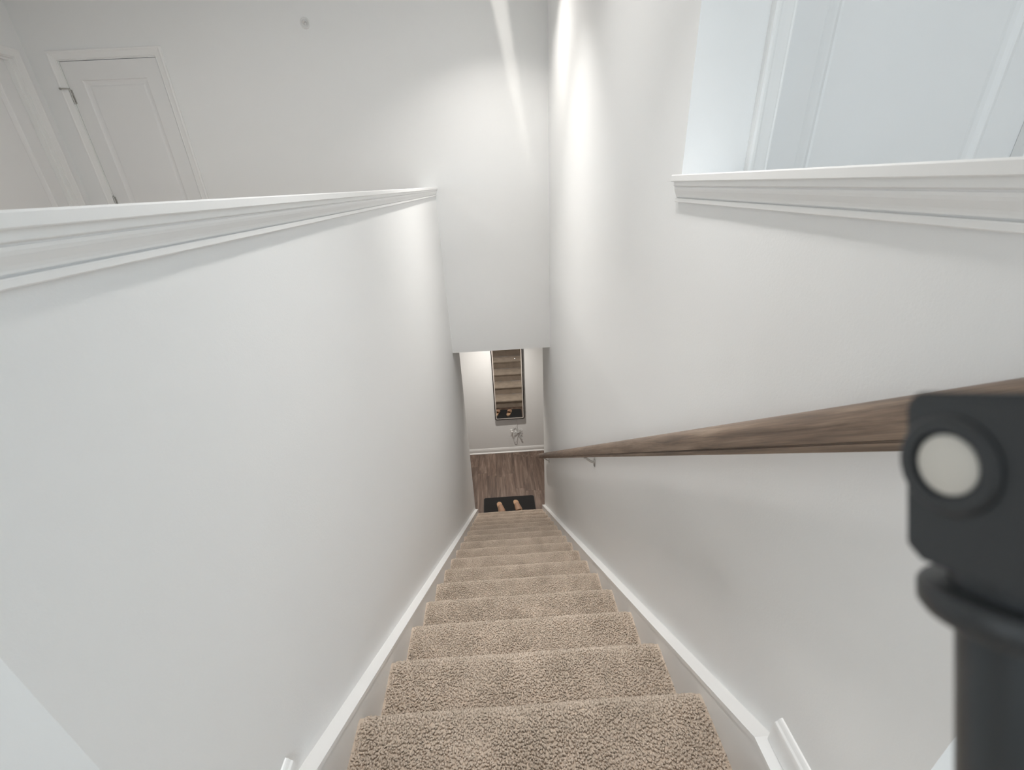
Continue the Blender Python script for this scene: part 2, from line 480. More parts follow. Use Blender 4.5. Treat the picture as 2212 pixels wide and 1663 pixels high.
# ------------------------------------------------------------------ half wall caps
def wall_cap(name, x_face, sgn, y0, y1, label):
    """x_face: stairwell face of the wall, sgn: direction into the stairwell"""
    xo = x_face - sgn * TW        # other face
    cx = (x_face + xo) / 2; hw = TW / 2
    OV, t = 0.0275, 0.0165
    root = structure(empty(name, (cx, y0, CAP - .07)), label)
    def add(nm, pts, ya, yb):
        bb = B(); prism(bb, pts, 'y', ya, yb)
        for v in bb.verts: v.co -= Vector((cx, y0, CAP - .07))
        return obj(nm, bb, 'trim', root)
    r = .004
    zt, zb = CAP, CAP - t
    w = hw + OV
    o = add('cap_board', [(cx - w, zb + r * .4), (cx - w + r * .3, zb), (cx + w - r * .3, zb), (cx + w, zb + r * .4), (cx + w, zt - r * .6), (cx + w - r * .5, zt), (cx - w + r * .5, zt), (cx - w, zt - r * .6)], y0 - OV, y1)
    # crown style moulding under the board, both sides and the near end
    prof = [(0, zb), (.0195, zb), (.0195, zb - .0105), (.0175, zb - .0120), (.0140, zb - .0128), (.0140, zb - .0140), (.0160, zb - .0148), (.0157, zb - .019), (.0146, zb - .023), (.0126, zb - .0275), (.0106, zb - .032), (.0094, zb - .0360), (.0090, zb - .0390), (.0050, zb - .0396), (.0050, zb - .0412), (.0106, zb - .0420), (.0110, zb - .0435), (.0110, zb - .0505), (.0090, zb - .0522), (0, zb - .0522)]
    for s in (-1, 1):
        add('molding', [(cx + s * (hw + p), z) for p, z in prof], y0, y1)
    bb = B(); prism(bb, [(y0 - p, z) for p, z in prof], 'x', cx - hw - .0112, cx + hw + .0112)
    for v in bb.verts: v.co -= Vector((cx, y0, CAP - .07))
    obj('molding', bb, 'trim', root)
    return root
wall_cap('trim_1', XL, 1, Y0, YF + .002, 'white moulded cap along the left half wall')
wall_cap('trim_2', XR, -1, Y0, YC + .002, 'white moulded cap along the right half wall')

# ------------------------------------------------------------------ doors
def panel_mesh(w, h, bev=.036, dep=.0135):
    """moulded panel, front at y=0 facing -y, origin lower left"""
    bm = B()
    steps = [(0, 0), (.003, .0050), (.008, .0080), (.018, .0115), (.030, dep), (bev, dep - .0005), (bev + .004, dep - .0045), (bev + .010, dep - .0060)]
    loops = []
    for i, d in steps:
        loops.append([bm.verts.new(p) for p in ((i, d, i), (w - i, d, i), (w - i, d, h - i), (i, d, h - i))])
    for a, c in zip(loops, loops[1:]):
        for k in range(4): bm.faces.new((a[k], a[(k + 1) % 4], c[(k + 1) % 4], c[k]))
    bm.faces.new(loops[-1])
    return bm
def make_door(name, w, h, label, stile=.115, hinge_side=None, recess=0.0, stopper=False, knob=None, wall_t=TW, casing=True):
    """origin: lower left corner of the opening on the wall face; faces local -Y"""
    root = structure(empty(name), label)
    g = .003
    y0 = recess; t = .035
    rails = [(0, .24), (.80, .94), (h - .125, h)]
    bm = B()
    for x0, x1 in ((g, stile), (w - stile, w - g)): box(bm, x0, x1, y0, y0 + t, .012, h - g - .001)
    for z0, z1 in rails: box(bm, stile, w - stile, y0, y0 + t, max(z0, .012), min(z1, h - g - .001))
    obj('slab', bm, 'door', root)
    for z0, z1 in ((rails[0][1], rails[1][0]), (rails[1][1], rails[2][0])):
        o = obj('panel', panel_mesh(w - 2 * stile, z1 - z0), 'door', root); o.location = (stile, y0, z0)
    # jamb and stop
    bm = B()
    box(bm, -.017, 0, -.001, wall_t, 0, h + .017); box(bm, w, w + .017, -.001, wall_t, 0, h + .017); box(bm, 0, w, -.001, wall_t, h, h + .017)
    obj('jamb', bm, 'trim', root)
    if recess > .02:
        bm = B()
        box(bm, 0, .012, y0 - .034, y0 - .001, 0, h); box(bm, w - .012, w, y0 - .034, y0 - .001, 0, h); box(bm, .012, w - .012, y0 - .034, y0 - .001, h - .012, h)
        obj('door_stop', bm, 'trim', root)
    # casing: colonial profile (offset across from the opening, thickness)
    cp = [(.005, 0), (.005, .009), (.008, .0105), (.012, .009), (.016, .0105), (.030, .0125), (.044, .015), (.050, .0185), (.056, .019), (.0615, .017), (.0635, .013), (.0635, 0)]
    def side(x, s):
        bm = B(); v0 = []; v1 = []
        for o_, d in cp:
            v0.append(bm.verts.new((x + s * o_, -d, 0))); v1.append(bm.verts.new((x + s * o_, -d, h + o_)))
        n = len(cp); bm.faces.new(v0); bm.faces.new(v1)
        for i in range(n): bm.faces.new((v0[i], v0[(i + 1) % n], v1[(i + 1) % n], v1[i]))
        return bm
    if casing:
        obj('casing', side(0, -1), 'trim', root); obj('casing', side(w, 1), 'trim', root)
        bm = B(); v0 = [bm.verts.new((-o_, -d, h + o_)) for o_, d in cp]; v1 = [bm.verts.new((w + o_, -d, h + o_)) for o_, d in cp]
        n = len(cp); bm.faces.new(v0); bm.faces.new(v1)
        for i in range(n): bm.faces.new((v0[i], v0[(i + 1) % n], v1[(i + 1) % n], v1[i]))
        obj('casing', bm, 'trim', root)
    if hinge_side is not None:
        hx = 0.001 if hinge_side < 0 else w - .001
        for z in (.26, 1.083, 1.84):
            bm = B()
            for k in range(5):
                lathe(bm, [(.0058, -.047 + k * .019), (.0058, -.047 + k * .019 + .0178)], Matrix.Translation((hx, -.006, z)), 12)
            lathe(bm, [(0, .048), (.0045, .0485), (.006, .051), (.003, .055), (0, .0555)], Matrix.Translation((hx, -.006, z)), 12)
            hg = obj('hinge', bm, 'nickel', root); hg['label'] = 'brushed nickel hinge'
            bm = B(); box(bm, hx - .014, hx + .014, -.0012, .0006, z - .045, z + .045); obj('hinge_leaf', bm, 'nickel', hg)
            if stopper and z > 1.5:
                bm = B(); tube(bm, [(hx, -.006, z + .05), (hx - .012, -.018, z + .052), (hx - .045, -.03, z + .05)], .004, 8)
                lathe(bm, [(0, 0), (.008, .001), (.008, .008), (0, .009)], Matrix.Translation((hx - .045, -.03, z + .05)) @ Matrix.Rotation(-PI / 2, 4, 'Y'), 10)
                obj('hinge_pin_stop', bm, 'nickel', hg)
    if knob is not None:
        bm = B(); lathe(bm, [(.032, 0), (.032, .004), (.026, .008), (.011, .010), (.011, .028), (.020, .034), (.0265, .046), (.025, .056), (.016, .063), (0, .065)], Matrix.Translation((knob, y0, .95)) @ ROT_NEG_Y, 24)
        k = obj('door_knob', bm, 'nickel', root, True); k['label'] = 'brushed nickel knob'
    return root
d1 = make_door('door_1', D1X1 - D1X0, DH, 'white panelled closet door with nickel hinges in the far wall', stile=.118, hinge_side=-1, recess=.001, stopper=True, knob=.66)
d1.location = (D1X0, YF, 0)
d3 = make_door('door_3', D3X1 - D3X0, DH, 'cool white panelled door in the cross wall beyond the right half wall', stile=.115, recess=.062, knob=.70)
d3.location = (D3X0, YC, 0)
d2 = make_door('door_2', D2Y1 - D2Y0, DH, 'white panelled door in the hallway side wall', stile=.115, recess=.062, knob=.06)
d2.location = (XA, D2Y0, 0); d2.rotation_euler = (0, 0, PI / 2)

# ------------------------------------------------------------------ windows behind the camera
def make_window(name, w, h, label):
    root = structure(empty(name), label)
    bm = B()
    for x0, x1, z0, z1 in ((0, .05, 0, h), (w - .05, w, 0, h), (.05, w - .05, 0, .05), (.05, w - .05, h - .05, h), (.05, w - .05, h / 2 - .02, h / 2 + .02)):
        box(bm, x0, x1, .03, .08, z0, z1)
    obj('frame', bm, 'trim', root)
    for z0, z1 in ((.05, h / 2 - .02), (h / 2 + .02, h - .05)):
        bm = B(); box(bm, .05, w - .05, .052, .056, z0, z1); obj('pane', bm, 'pane', root)
    bm = B(); box(bm, -.03, w + .03, -.03, .03, -.025, 0, bevel=.004); obj('window_sill', bm, 'trim', root)
    return root
w1 = make_window('window_1', 1.5, 1.3, 'landing window'); w1.location = (1.77, YN, .80); w1.rotation_euler = (0, 0, PI)
w2 = make_window('window_2', 1.3, 1.2, 'hallway window'); w2.location = (XA, -1.25, .85); w2.rotation_euler = (0, 0, PI / 2)

# ================================================================== STAIRCASE
NST = 17                                  # nosings 0..16 (0 = landing)
stair = tag(empty('staircase', (0.03, YE, ZF)), 'long straight flight of stairs in taupe cut pile carpet between white skirts', 'staircase')
def to_local(bm, root):
    for v in bm.verts: v.co -= root.location
    return bm
SL, SR = XL + SK, XR - SK
CXM = (SL + SR) / 2; HWD = (SR - SL) / 2
NR = .021                                 # nosing radius
def step_path(n_arc=5, depth=RUN + .028, riser=RISE - .005):
    """carpet section path (y,z) with nosing front at y=0, tread top z=0; from the back of the tread over the nosing down the riser"""
    pts = [(-depth, 0.0)]
    for i in range(1, 9): pts.append((-depth + (depth - NR) * i / 8, 0.0))
    for i in range(1, n_arc * 2 + 1):
        a = math.radians(200 * i / (n_arc * 2))
        pts.append((-NR + NR * math.sin(a), -NR + NR * math.cos(a)))
    y, z = pts[-1]
    pts.append((-.026, -2 * NR - .006)); pts.append((-.027, -riser))
    return pts
def step_mesh():
    bm = B()
    pts = step_path()
    poly = pts + [(-.10, -RISE + .005), (-RUN - .028, -.05)]
    prism(bm, poly, 'x', -HWD - .001, HWD + .001)
    return bm
# --- pile: tufts of yarn standing on the carpet section, one mesh shared between steps
def pile_mesh(seed, spacing=.0058):
    rg = np.random.default_rng(seed)
    pts = step_path(7)
    P = np.array(pts); seg = np.linalg.norm(np.diff(P, axis=0), axis=1); cum = np.concatenate([[0], np.cumsum(seg)])
    L = cum[-1]
    nu = int(2 * HWD / spacing); nv = int(L / spacing)
    U, V = np.meshgrid(np.arange(nu), np.arange(nv))
    u = -HWD + (U.ravel() + .5 + .5 * (V.ravel() % 2) + rg.uniform(-.42, .42, U.size)) * spacing
    s = np.clip((V.ravel() + .5 + rg.uniform(-.42, .42, U.size)) * spacing, 0, L - 1e-5)
    u = np.clip(u, -HWD + .002, HWD - .002)
    k = np.clip(np.searchsorted(cum, s, side='right') - 1, 0, len(seg) - 1)
    t = (s - cum[k]) / seg[k]
    base2 = P[k] * (1 - t)[:, None] + P[k + 1] * t[:, None]
    tan = (P[k + 1] - P[k]) / seg[k][:, None]
    nor2 = np.stack([-tan[:, 1], tan[:, 0]], 1)          # left normal = outwards (up on the tread)
    n = len(u)
    base = np.stack([u, base2[:, 0], base2[:, 1]], 1)
    nor = np.stack([np.zeros(n), nor2[:, 0], nor2[:, 1]], 1)
    tang = np.stack([np.zeros(n), tan[:, 0], tan[:, 1]], 1)
    side = np.tile([1.0, 0, 0], (n, 1))
    # lean field: smooth drift + noise
    ph = rg.uniform(0, 6.28, 8)
    def field(a, c, i): return np.sin(u * a * 23 + s * c * 31 + ph[i]) + np.sin(u * a * 61 - s * c * 47 + ph[i + 1]) * .7 + np.sin(u * 7 * a + s * 90 * c + ph[i + 2]) * .5
    s_nose = cum[9] + .6 * NR                       # arc position of the nosing crest
    edge = np.exp(-((s - s_nose) / .030) ** 2)      # 1 at the nosing, 0 on the flat
    calm = 1 - .62 * edge
    lx = .16 * field(1, 1, 0) + rg.normal(0, .30, n)
    ls = .16 * field(1.3, .8, 3) + rg.normal(0, .30, n)
    lx = lx * calm; ls = ls * calm + .35 * edge
    h = rg.uniform(.0070, .0105, n) * (1 + .09 * field(.6, .5, 2))
    h = np.where(np.abs(u) > HWD - .01, h * .75, h)
    h = h * (1 - .30 * edge)
    w = rg.uniform(.0025, .0036, n) * (1 + .25 * edge)
    d = nor + lx[:, None] * side + ls[:, None] * tang
    d /= np.linalg.norm(d, axis=1)[:, None]
    rot = rg.uniform(0, 6.28, n)
    ax = np.cos(rot)[:, None] * side + np.sin(rot)[:, None] * tang
    ay = -np.sin(rot)[:, None] * side + np.cos(rot)[:, None] * tang
    curl = rg.normal(0, .25, (n, 2)) * calm[:, None]
    corner = np.clip((np.abs(u) - (HWD - .022)) / .022, 0, 1) ** 2
    base[:, 1] -= .010 * corner * np.exp(-((s - s_nose) / .05) ** 2)
    base[:, 2] -= .004 * corner
    base = base - nor * .002
    rings = []
    for f_, ws in ((0.0, .8), (.55, 1.15), (.9, .85)):
        c = base + d * (h * f_)[:, None] + (ax * curl[:, :1] + ay * curl[:, 1:]) * (h * f_ * f_)[:, None]
        for q in range(4):
            a = PI / 2 * q + f_ * 1.2
            rings.append(c + (ax * math.cos(a) + ay * math.sin(a)) * (w * ws)[:, None])
    tip = base + d * h[:, None] + (ax * curl[:, :1] + ay * curl[:, 1:]) * h[:, None]
    rings.append(tip)
    VV = np.stack(rings, 1)                               # n x 13 x 3
    VV[:, :, 0] = np.clip(VV[:, :, 0], -HWD - .0015, HWD + .0015)
    verts = VV.reshape(-1, 3)
    quads = []
    for r in range(2):
        for q in range(4):
            quads.append((r * 4 + q, r * 4 + (q + 1) % 4, r * 4 + 4 + (q + 1) % 4, r * 4 + 4 + q))
    tris = [(8 + q, 8 + (q + 1) % 4, 12) for q in range(4)]
    off = (np.arange(n) * 13)[:, None, None]
    Q = (np.array(quads)[None] + off).reshape(-1, 4); T = (np.array(tris)[None] + off).reshape(-1, 3)
    me = bpy.data.meshes.new('carpet_pile')
    me.vertices.add(len(verts)); me.vertices.foreach_set('co', verts.ravel().astype(np.float32))
    nl = Q.size + T.size
    me.loops.add(nl); me.loops.foreach_set('vertex_index', np.concatenate([Q.ravel(), T.ravel()]).astype(np.int32))
    me.polygons.add(len(Q) + len(T))
    st = np.concatenate([np.arange(len(Q)) * 4, Q.size + np.arange(len(T)) * 3]).astype(np.int32)
    me.polygons.foreach_set('loop_start', st)
    me.polygons.foreach_set('use_smooth', np.ones(len(Q) + len(T), dtype=bool))
    me.update(calc_edges=True); me.validate()
    me.materials.append(M['carpet'])
    return me
piles = [pile_mesh(11), pile_mesh(29)]
proto = None
for k in range(NST):
    y, z = NOSE0 + k * RUN, -k * RISE
    if proto is None:
        proto = obj('step', step_mesh(), 'carpet_base', stair); o = proto
    else:
        o = proto.copy(); C.objects.link(o); o.parent = stair
    # tufts stand about 8 mm proud: drop the body so the pile tips lie on the measured nosing
    o.location = Vector((CXM, y - .007, z - .008)) - stair.location
    p = bpy.data.objects.new('carpet_pile', piles[(k * 7 // 3) % 2]); C.objects.link(p)
    p.parent = o; p['kind'] = 'stuff'; p['label'] = 'taupe cut pile'
    if k % 4 in (1, 2): p.scale = (-1, 1, 1)

# skirt boards
ST = RISE / RUN
def sk(y): return -.004 - ST * (y - .479)
for x0, x1 in ((XL, XL + SK), (XR - SK, XR)):
    bm = B()
    prism(bm, [(Y0 - .02, -.02), (Y0 - .02, -.004), (.479, -.004), (YE + .001, sk(YE)), (YE + .001, ZF), (YE - .35, ZF), (Y0 - .02, -.36)], 'x', x0, x1)
    es = [e for e in bm.edges]
    o = structure(obj('trim_3' if x0 < 0 else 'trim_4', bm, 'trim'), 'white painted skirt board along the %s side of the stairs' % ('left' if x0 < 0 else 'right'))
    # thin bead where the top cap of the skirt overhangs
    xi = x1 if x0 < 0 else x0; s = 1 if x0 < 0 else -1
    bm = B(); dz = .012
    pts = [(Y0 - .02, -.004), (.479, -.004), (YE, sk(YE)), (YE, sk(YE) - dz), (.479 - .004, -.004 - dz), (Y0 - .02, -.004 - dz)]
    prism(bm, pts, 'x', min(xi, xi + s * .002), max(xi, xi + s * .002))
    obj('skirt_edge', bm, 'trim', o)

# ================================================================== HANDRAIL
RSL = 0.692
def rail_top(y): return .285 - RSL * (y - 1.214)
RX = 0.4664
ang = math.atan(RSL)
hh = .031
ry0, ry1 = .285, 4.72
ymid = (ry0 + ry1) / 2
rail_root = tag(empty('handrail', (RX, ymid, rail_top(ymid) - .0755)), 'brown stained oak handrail on nickel brackets along the right stair wall', 'handrail')
prof = [(-.0235, -.031), (-.0245, -.029), (-.0245, -.0215), (-.0215, -.0205), (-.0215, -.0190), (-.0270, -.018), (-.028, -.012), (-.028, .004)]
for i in range(1, 8):
    a = math.radians(180 - 90 * i / 8); prof.append((.028 * math.cos(a), .004 + .027 * math.sin(a)))
prof.append((0, .031))
prof = prof + [(-x, z) for x, z in reversed(prof[:-1])]
Lr = (ry1 - ry0) / math.cos(ang)
bm = B(); prism(bm, prof, 'y', -Lr / 2, Lr / 2)
rail = obj('rail', bm, 'oak', rail_root); sharp(rail, 30)
rail.rotation_euler = (-ang, 0, 0)
rail.location = (0, 0, .0755 - .031 / math.cos(ang))
def bracket(y):
    zb = rail_top(y) - .0755                      # underside of the rail
    zp = zb - .040
    bm = B()
    prism(bm, rrect(-.0125, .0125, -.030, .030, .0122, 6), 'z', 0, .004)
    bmesh.ops.transform(bm, matrix=Matrix.Translation((XR - .0005, y, zp)) @ ROT_NEG_X @ Matrix.Rotation(PI / 2, 4, 'Z'), verts=bm.verts)
    for v in bm.verts: v.co -= rail_root.location
    br = obj('bracket', bm, 'nickel', rail_root); br['label'] = 'nickel wall bracket'
    bm = B()
    pts = catmull([(XR - .003, y, zp + .001), (XR - .022, y, zp + .006), (XR - .042, y, zp + .022), (RX + .012, y, zp + .031), (RX - .004, y, zp + .034)], 5)
    tube(bm, pts, [.0085 - .004 * i / (len(pts) - 1) for i in range(len(pts))], 10)
    for v in bm.verts: v.co -= rail_root.location
    obj('bracket_arm', bm, 'nickel', br, True)
    bm = B(); box(bm, -.014, .014, -.030, .030, -.002, .0025, bevel=.001)
    bmesh.ops.transform(bm, matrix=Matrix.Translation((RX, y, zb + .0005)) @ Matrix.Rotation(-ang, 4, 'X'), verts=bm.verts)
    for v in bm.verts: v.co -= rail_root.location
    obj('bracket_saddle', bm, 'nickel', br)
    for dz in (-.019, .019):
        bm = B(); lathe(bm, [(.0042, 0), (.0042, .0016), (0, .0026)], Matrix.Translation((XR - .0044, y, zp + dz)) @ ROT_NEG_X, 10)
        for v in bm.verts: v.co -= rail_root.location
        obj('screw', bm, 'dark_nickel', br)
bracket(2.088); bracket(4.30)

# ================================================================== LOWER HALL THINGS
# wall mirror
MX0, MX1, MZ0, MZ1 = -.130, .3755, -2.585, -1.02
MYF = YB - .040
mir = tag(empty('wall_mirror', ((MX0 + MX1) / 2, YB, MZ0)), 'tall rounded wall mirror with black rim reflecting the stairs', 'mirror')
def loc_b(bm, root):
    for v in bm.verts: v.co -= root.location
    return bm
bm = B(); prism(bm, rrect(MX0 + .05, MX1 - .05, MZ0 + .05, MZ1 - .05, .01), 'y', MYF + .012, YB); obj('back_box', loc_b(bm, mir), 'black_frame', mir)
bm = B(); ring_prism(bm, rrect(MX0, MX1, MZ0, MZ1, .030, 8), rrect(MX0 + .013, MX1 - .013, MZ0 + .014, MZ1 - .014, .020, 8), 'y', MYF - .002, MYF + .022)
fr = obj('frame', loc_b(bm, mir), 'black_frame', mir); fr['label'] = 'thin black rim'
bm = B(); ring_prism(bm, rrect(MX0 + .0128, MX1 - .0128, MZ0 + .0138, MZ1 - .0138, .020, 8), rrect(MX0 + .029, MX1 - .029, MZ0 + .030, MZ1 - .030, .008, 8), 'y', MYF + .001, MYF + .013)
fb = obj('frosted_border', loc_b(bm, mir), 'frost', mir); fb['label'] = 'frosted light border'
bm = B(); prism(bm, rrect(MX0 + .028, MX1 - .028, MZ0 + .029, MZ1 - .029, .008, 8), 'y', MYF + .002, MYF + .012)
obj('mirror_glass', loc_b(bm, mir), 'mirror', mir)
bm = B(); lathe(bm, [(.0075, 0), (.0075, .002), (0, .002)], Matrix.Translation((.251, MYF + .0025, -1.466)) @ ROT_NEG_Y, 20)
bt = obj('touch_button', loc_b(bm, mir), 'black_frame', mir)
bm = B(); lathe(bm, [(.0042, 0), (.0042, .0007), (0, .0007)], Matrix.Translation((.251, MYF + .0006, -1.466)) @ ROT_NEG_Y, 16)
obj('button_light', loc_b(bm, mir), 'led', bt)

# wall outlet
ox, oz = .150, -2.872
out = tag(empty('wall_outlet', (ox, YB, oz)), 'white duplex wall outlet under the mirror', 'outlet')
bm = B(); prism(bm, rrect(-.036, .036, -.060, .060, .006), 'y', -.006, 0)
bmesh.ops.bevel(bm, geom=[e for e in bm.edges if all(abs(v.co.y + .006) < 1e-6 for v in e.verts)], offset=.002, segments=2, affect='EDGES')
obj('cover_plate', bm, 'plastic', out)
for s in (-1, 1):
    bm = B(); prism(bm, rrect(-.017, .017, s * .0195 - .0135, s * .0195 + .0135, .006), 'y', -.0085, -.005)
    rc = obj('receptacle', bm, 'plastic', out)
    bm = B()
    if s < 0:
        for dx in (-.0063, .0063): box(bm, dx - .0011, dx + .0011, -.0088, -.0083, s * .0195, s * .0195 + .008)
        lathe(bm, [(.0024, 0), (.0024, .0004)], Matrix.Translation((0, -.0084, s * .0195 - .006)) @ ROT_NEG_Y, 10)
    else:
        box(bm, -.0074, -.0052, -.0088, -.0083, s * .0195 + .009, s * .0195 + .012)
    obj('slot', bm, 'slot', rc)

# power cord of the mirror: plug + gathered bundle
cord = tag(empty('power_cord', (.24, YB, -2.80)), 'white mirror power cord gathered in a tied bundle beside the outlet', 'cord')
cy = YB - .016
def path(pts, dy=0): return catmull([(x, cy + dy * math.sin(i * 1.9), z) for i, (x, z) in enumerate(pts)], 6)
bm = B()
prism(bm, rrect(.150 - .0125, .150 + .0125, -2.868, -2.834, .004), 'y', YB - .034, YB - .0085)
obj('plug', loc_b(bm, cord), 'plastic', cord)
strands = [
    [(.152, -2.850), (.158, -2.815), (.171, -2.765), (.187, -2.747), (.210, -2.759), (.237, -2.808), (.253, -2.850), (.272, -2.883), (.279, -2.945), (.307, -2.999), (.330, -3.030)],
    [(.244, -2.600), (.241, -2.664), (.237, -2.720), (.244, -2.768), (.260, -2.810), (.262, -2.850), (.252, -2.878), (.244, -2.932), (.230, -2.993), (.213, -3.041), (.194, -3.070), (.180, -3.049), (.168, -2.989), (.170, -2.940), (.200, -2.905), (.240, -2.872)],
    [(.262, -2.870), (.206, -2.850), (.186, -2.873), (.204, -2.892), (.245, -2.868), (.277, -2.825), (.297, -2.806), (.305, -2.820), (.290, -2.850), (.262, -2.868)],
    [(.255, -2.840), (.284, -2.850), (.314, -2.882), (.326, -2.900), (.312, -2.918), (.285, -2.895), (.262, -2.868)],
    [(.262, -2.868), (.285, -2.834), (.312, -2.844), (.329, -2.826), (.318, -2.812), (.290, -2.836), (.264, -2.872)],
    [(.264, -2.872), (.281, -2.905), (.297, -2.946), (.321, -3.008), (.330, -3.028), (.314, -3.034), (.296, -2.986), (.270, -2.905)]]
for i, s in enumerate(strands):
    bm = B(); tube(bm, path(s, .006 if i else .004), .0034, 6); obj('cable', loc_b(bm, cord), 'cable', cord, True)
bm = B(); tube(bm, catmull([(.262 + .020 * math.cos(t) * .6, cy + .013 * math.sin(t) - .002, -2.866 + .014 * math.cos(t)) for t in [i * 2 * PI / 10 for i in range(11)]], 3), .0026, 6)
obj('cable_tie', loc_b(bm, cord), 'cable', cord, True)

# floor mat
matroot = tag(empty('floor_mat', (.021, 5.04, ZF)), 'black rounded rubber mat at the foot of the stairs', 'mat')
bm = B(); prism(bm, rrect(-.386, .386, -.222, .222, .035, 6), 'z', 0.0003, .0045)
obj('mat_base', bm, 'black_frame', matroot)
bm = B(); prism(bm, rrect(-.378, .378, -.214, .214, .03, 6), 'z', .004, .010)
bmesh.ops.bevel(bm, geom=[e for e in bm.edges if all(abs(v.co.z - .010) < 1e-6 for v in e.verts)], offset=.003, segments=2, affect='EDGES')
obj('mat_pile', bm, 'mat', matroot)

# slide slippers
def sole_outline(L, n=40):
    """toe at +y (t=1), heel at t=0; half widths"""
    out = []
    key = [(0, .0), (.02, .017), (.06, .0285), (.12, .036), (.22, .0395), (.35, .0385), (.48, .040), (.62, .0455), (.74, .0485), (.84, .0465), (.92, .038), (.97, .024), (1.0, 0)]
    def hwid(t):
        for (a, x), (b_, y) in zip(key, key[1:]):
            if t <= b_:
                f = (t - a) / (b_ - a); return x + (y - x) * f
        return 0
    ts = [.5 - .5 * math.cos(PI * i / n) for i in range(n + 1)]
    return [(hwid(t), t * L) for t in ts]
def slipper(name, heel, toe, mirror, label):
    L = .268
    root = tag(empty(name, (heel[0], heel[1], ZF + .010)), label, 'slipper', 'pair of tan slides on the mat')
    root.rotation_euler = (0, 0, math.atan2(toe[1] - heel[1], toe[0] - heel[0]) - PI / 2)
    ol = sole_outline(L)
    left = [(-w, y) for w, y in ol]; right = [(w, y) for w, y in reversed(ol[1:-1])]
    loop = left + right
    bm = B()
    levels = [(.93, 0), (1.0, .006), (1.0, .022), (.985, .028), (.93, .030), (.86, .0275), (.84, .0225)]
    rings = []
    for s, z in levels:
        rings.append([bm.verts.new((x * s + .004 * mirror * math.sin(PI * y / L), L / 2 + (y - L / 2) * (1 - (1 - s) * .45), z + (.004 if y < L * .3 else 0) * (1 if z > .01 else 0))) for x, y in loop])
    n = len(loop)
    for a, c in zip(rings, rings[1:]):
        for i in range(n): bm.faces.new((a[i], a[(i + 1) % n], c[(i + 1) % n], c[i]))
    bm.faces.new(rings[0]); bm.faces.new(rings[-1])
    sharp(obj('sole', bm, 'foam', root), 50)
    bm = B(); rr = []
    for s, z in ((.855, .0215), (.855, .0248), (.83, .0258), (.45, .0250)):
        rr.append([bm.verts.new((x * s + .004 * mirror * math.sin(PI * y / L), L / 2 + (y - L / 2) * (1 - (1 - s) * .45), z + (.004 if y < L * .3 else 0))) for x, y in loop])
    for a, c in zip(rr, rr[1:]):
        for i in range(n): bm.faces.new((a[i], a[(i + 1) % n], c[(i + 1) % n], c[i]))
    bm.faces.new(rr[0]); bm.faces.new(rr[-1])
    sharp(obj('footbed', bm, 'footbed', root), 50)
    # strap: arch across the forefoot
    bm = B(); nu, nv = 14, 8
    def hw(y):
        for (a, ya), (c, yb) in zip(ol, ol[1:]):
            if ya <= y <= yb: return a + (c - a) * ((y - ya) / max(yb - ya, 1e-6))
        return 0
    G = []
    for lay in (0, 1):
        g = []
        for j in range(nv + 1):
            v = j / nv; y = L * (.44 + .44 * v)
            w = hw(y) + (.002 if lay == 0 else -.004); hgt = (.058 - .020 * v) - (0 if lay == 0 else .006)
            row = []
            for i in range(nu + 1):
                a = PI * i / nu
                cut = .022 * (math.sin(a) ** 2) * (1 - v) * .6
                row.append(bm.verts.new((-math.cos(a) * w * (1.0), y - cut * 1.0, .012 + (hgt - .0) * math.sin(a) ** .75)))
            g.append(row)
        G.append(g)
    for g in G:
        for j in range(nv):
            for i in range(nu): bm.faces.new((g[j][i], g[j][i + 1], g[j + 1][i + 1], g[j + 1][i]))
    for j in (0, nv):
        for i in range(nu): bm.faces.new((G[0][j][i], G[0][j][i + 1], G[1][j][i + 1], G[1][j][i]))
    for i in (0, nu):
        for j in range(nv): bm.faces.new((G[0][j][i], G[0][j + 1][i], G[1][j + 1][i], G[1][j][i]))
    sharp(obj('strap', bm, 'foam_strap', root), 50)
    return root
slipper('slipper', (-.137, 5.112), (-.078, 4.85), 1, 'tan slide slipper on the mat, nearer the left wall')
slipper('slipper', (.108, 5.136), (.168, 4.87), -1, 'tan slide slipper on the mat, nearer the handrail')

# ================================================================== UPSTAIRS THINGS
# sidewall sprinkler
spr = tag(empty('fire_sprinkler', (-1.298, YF, 2.225)), 'small round white sidewall sprinkler high on the far wall', 'sprinkler')
bm = B(); lathe(bm, [(.036, 0), (.0355, .003), (.032, .006), (.026, .007), (.0245, .004), (.022, .001), (0, .001)], ROT_NEG_Y, 32)
obj('escutcheon', bm, 'plastic', spr, True)
bm = B(); lathe(bm, [(.012, 0), (.012, .010), (.009, .014), (.006, .016), (0, .016)], Matrix.Translation((0, -.001, 0)) @ ROT_NEG_Y, 20)
obj('sprinkler_body', bm, 'plastic', spr, True)
bm = B()
for s in (-1, 1): tube(bm, catmull([(s * .008, -.010, 0), (s * .011, -.018, 0), (s * .008, -.025, 0), (0, -.029, 0)], 4), .0018, 6)
obj('frame_arm', bm, 'cable', spr, True)
bm = B(); box(bm, -.009, .009, -.031, -.0295, -.006, .007, bevel=.0004); obj('deflector', bm, 'nickel', spr)

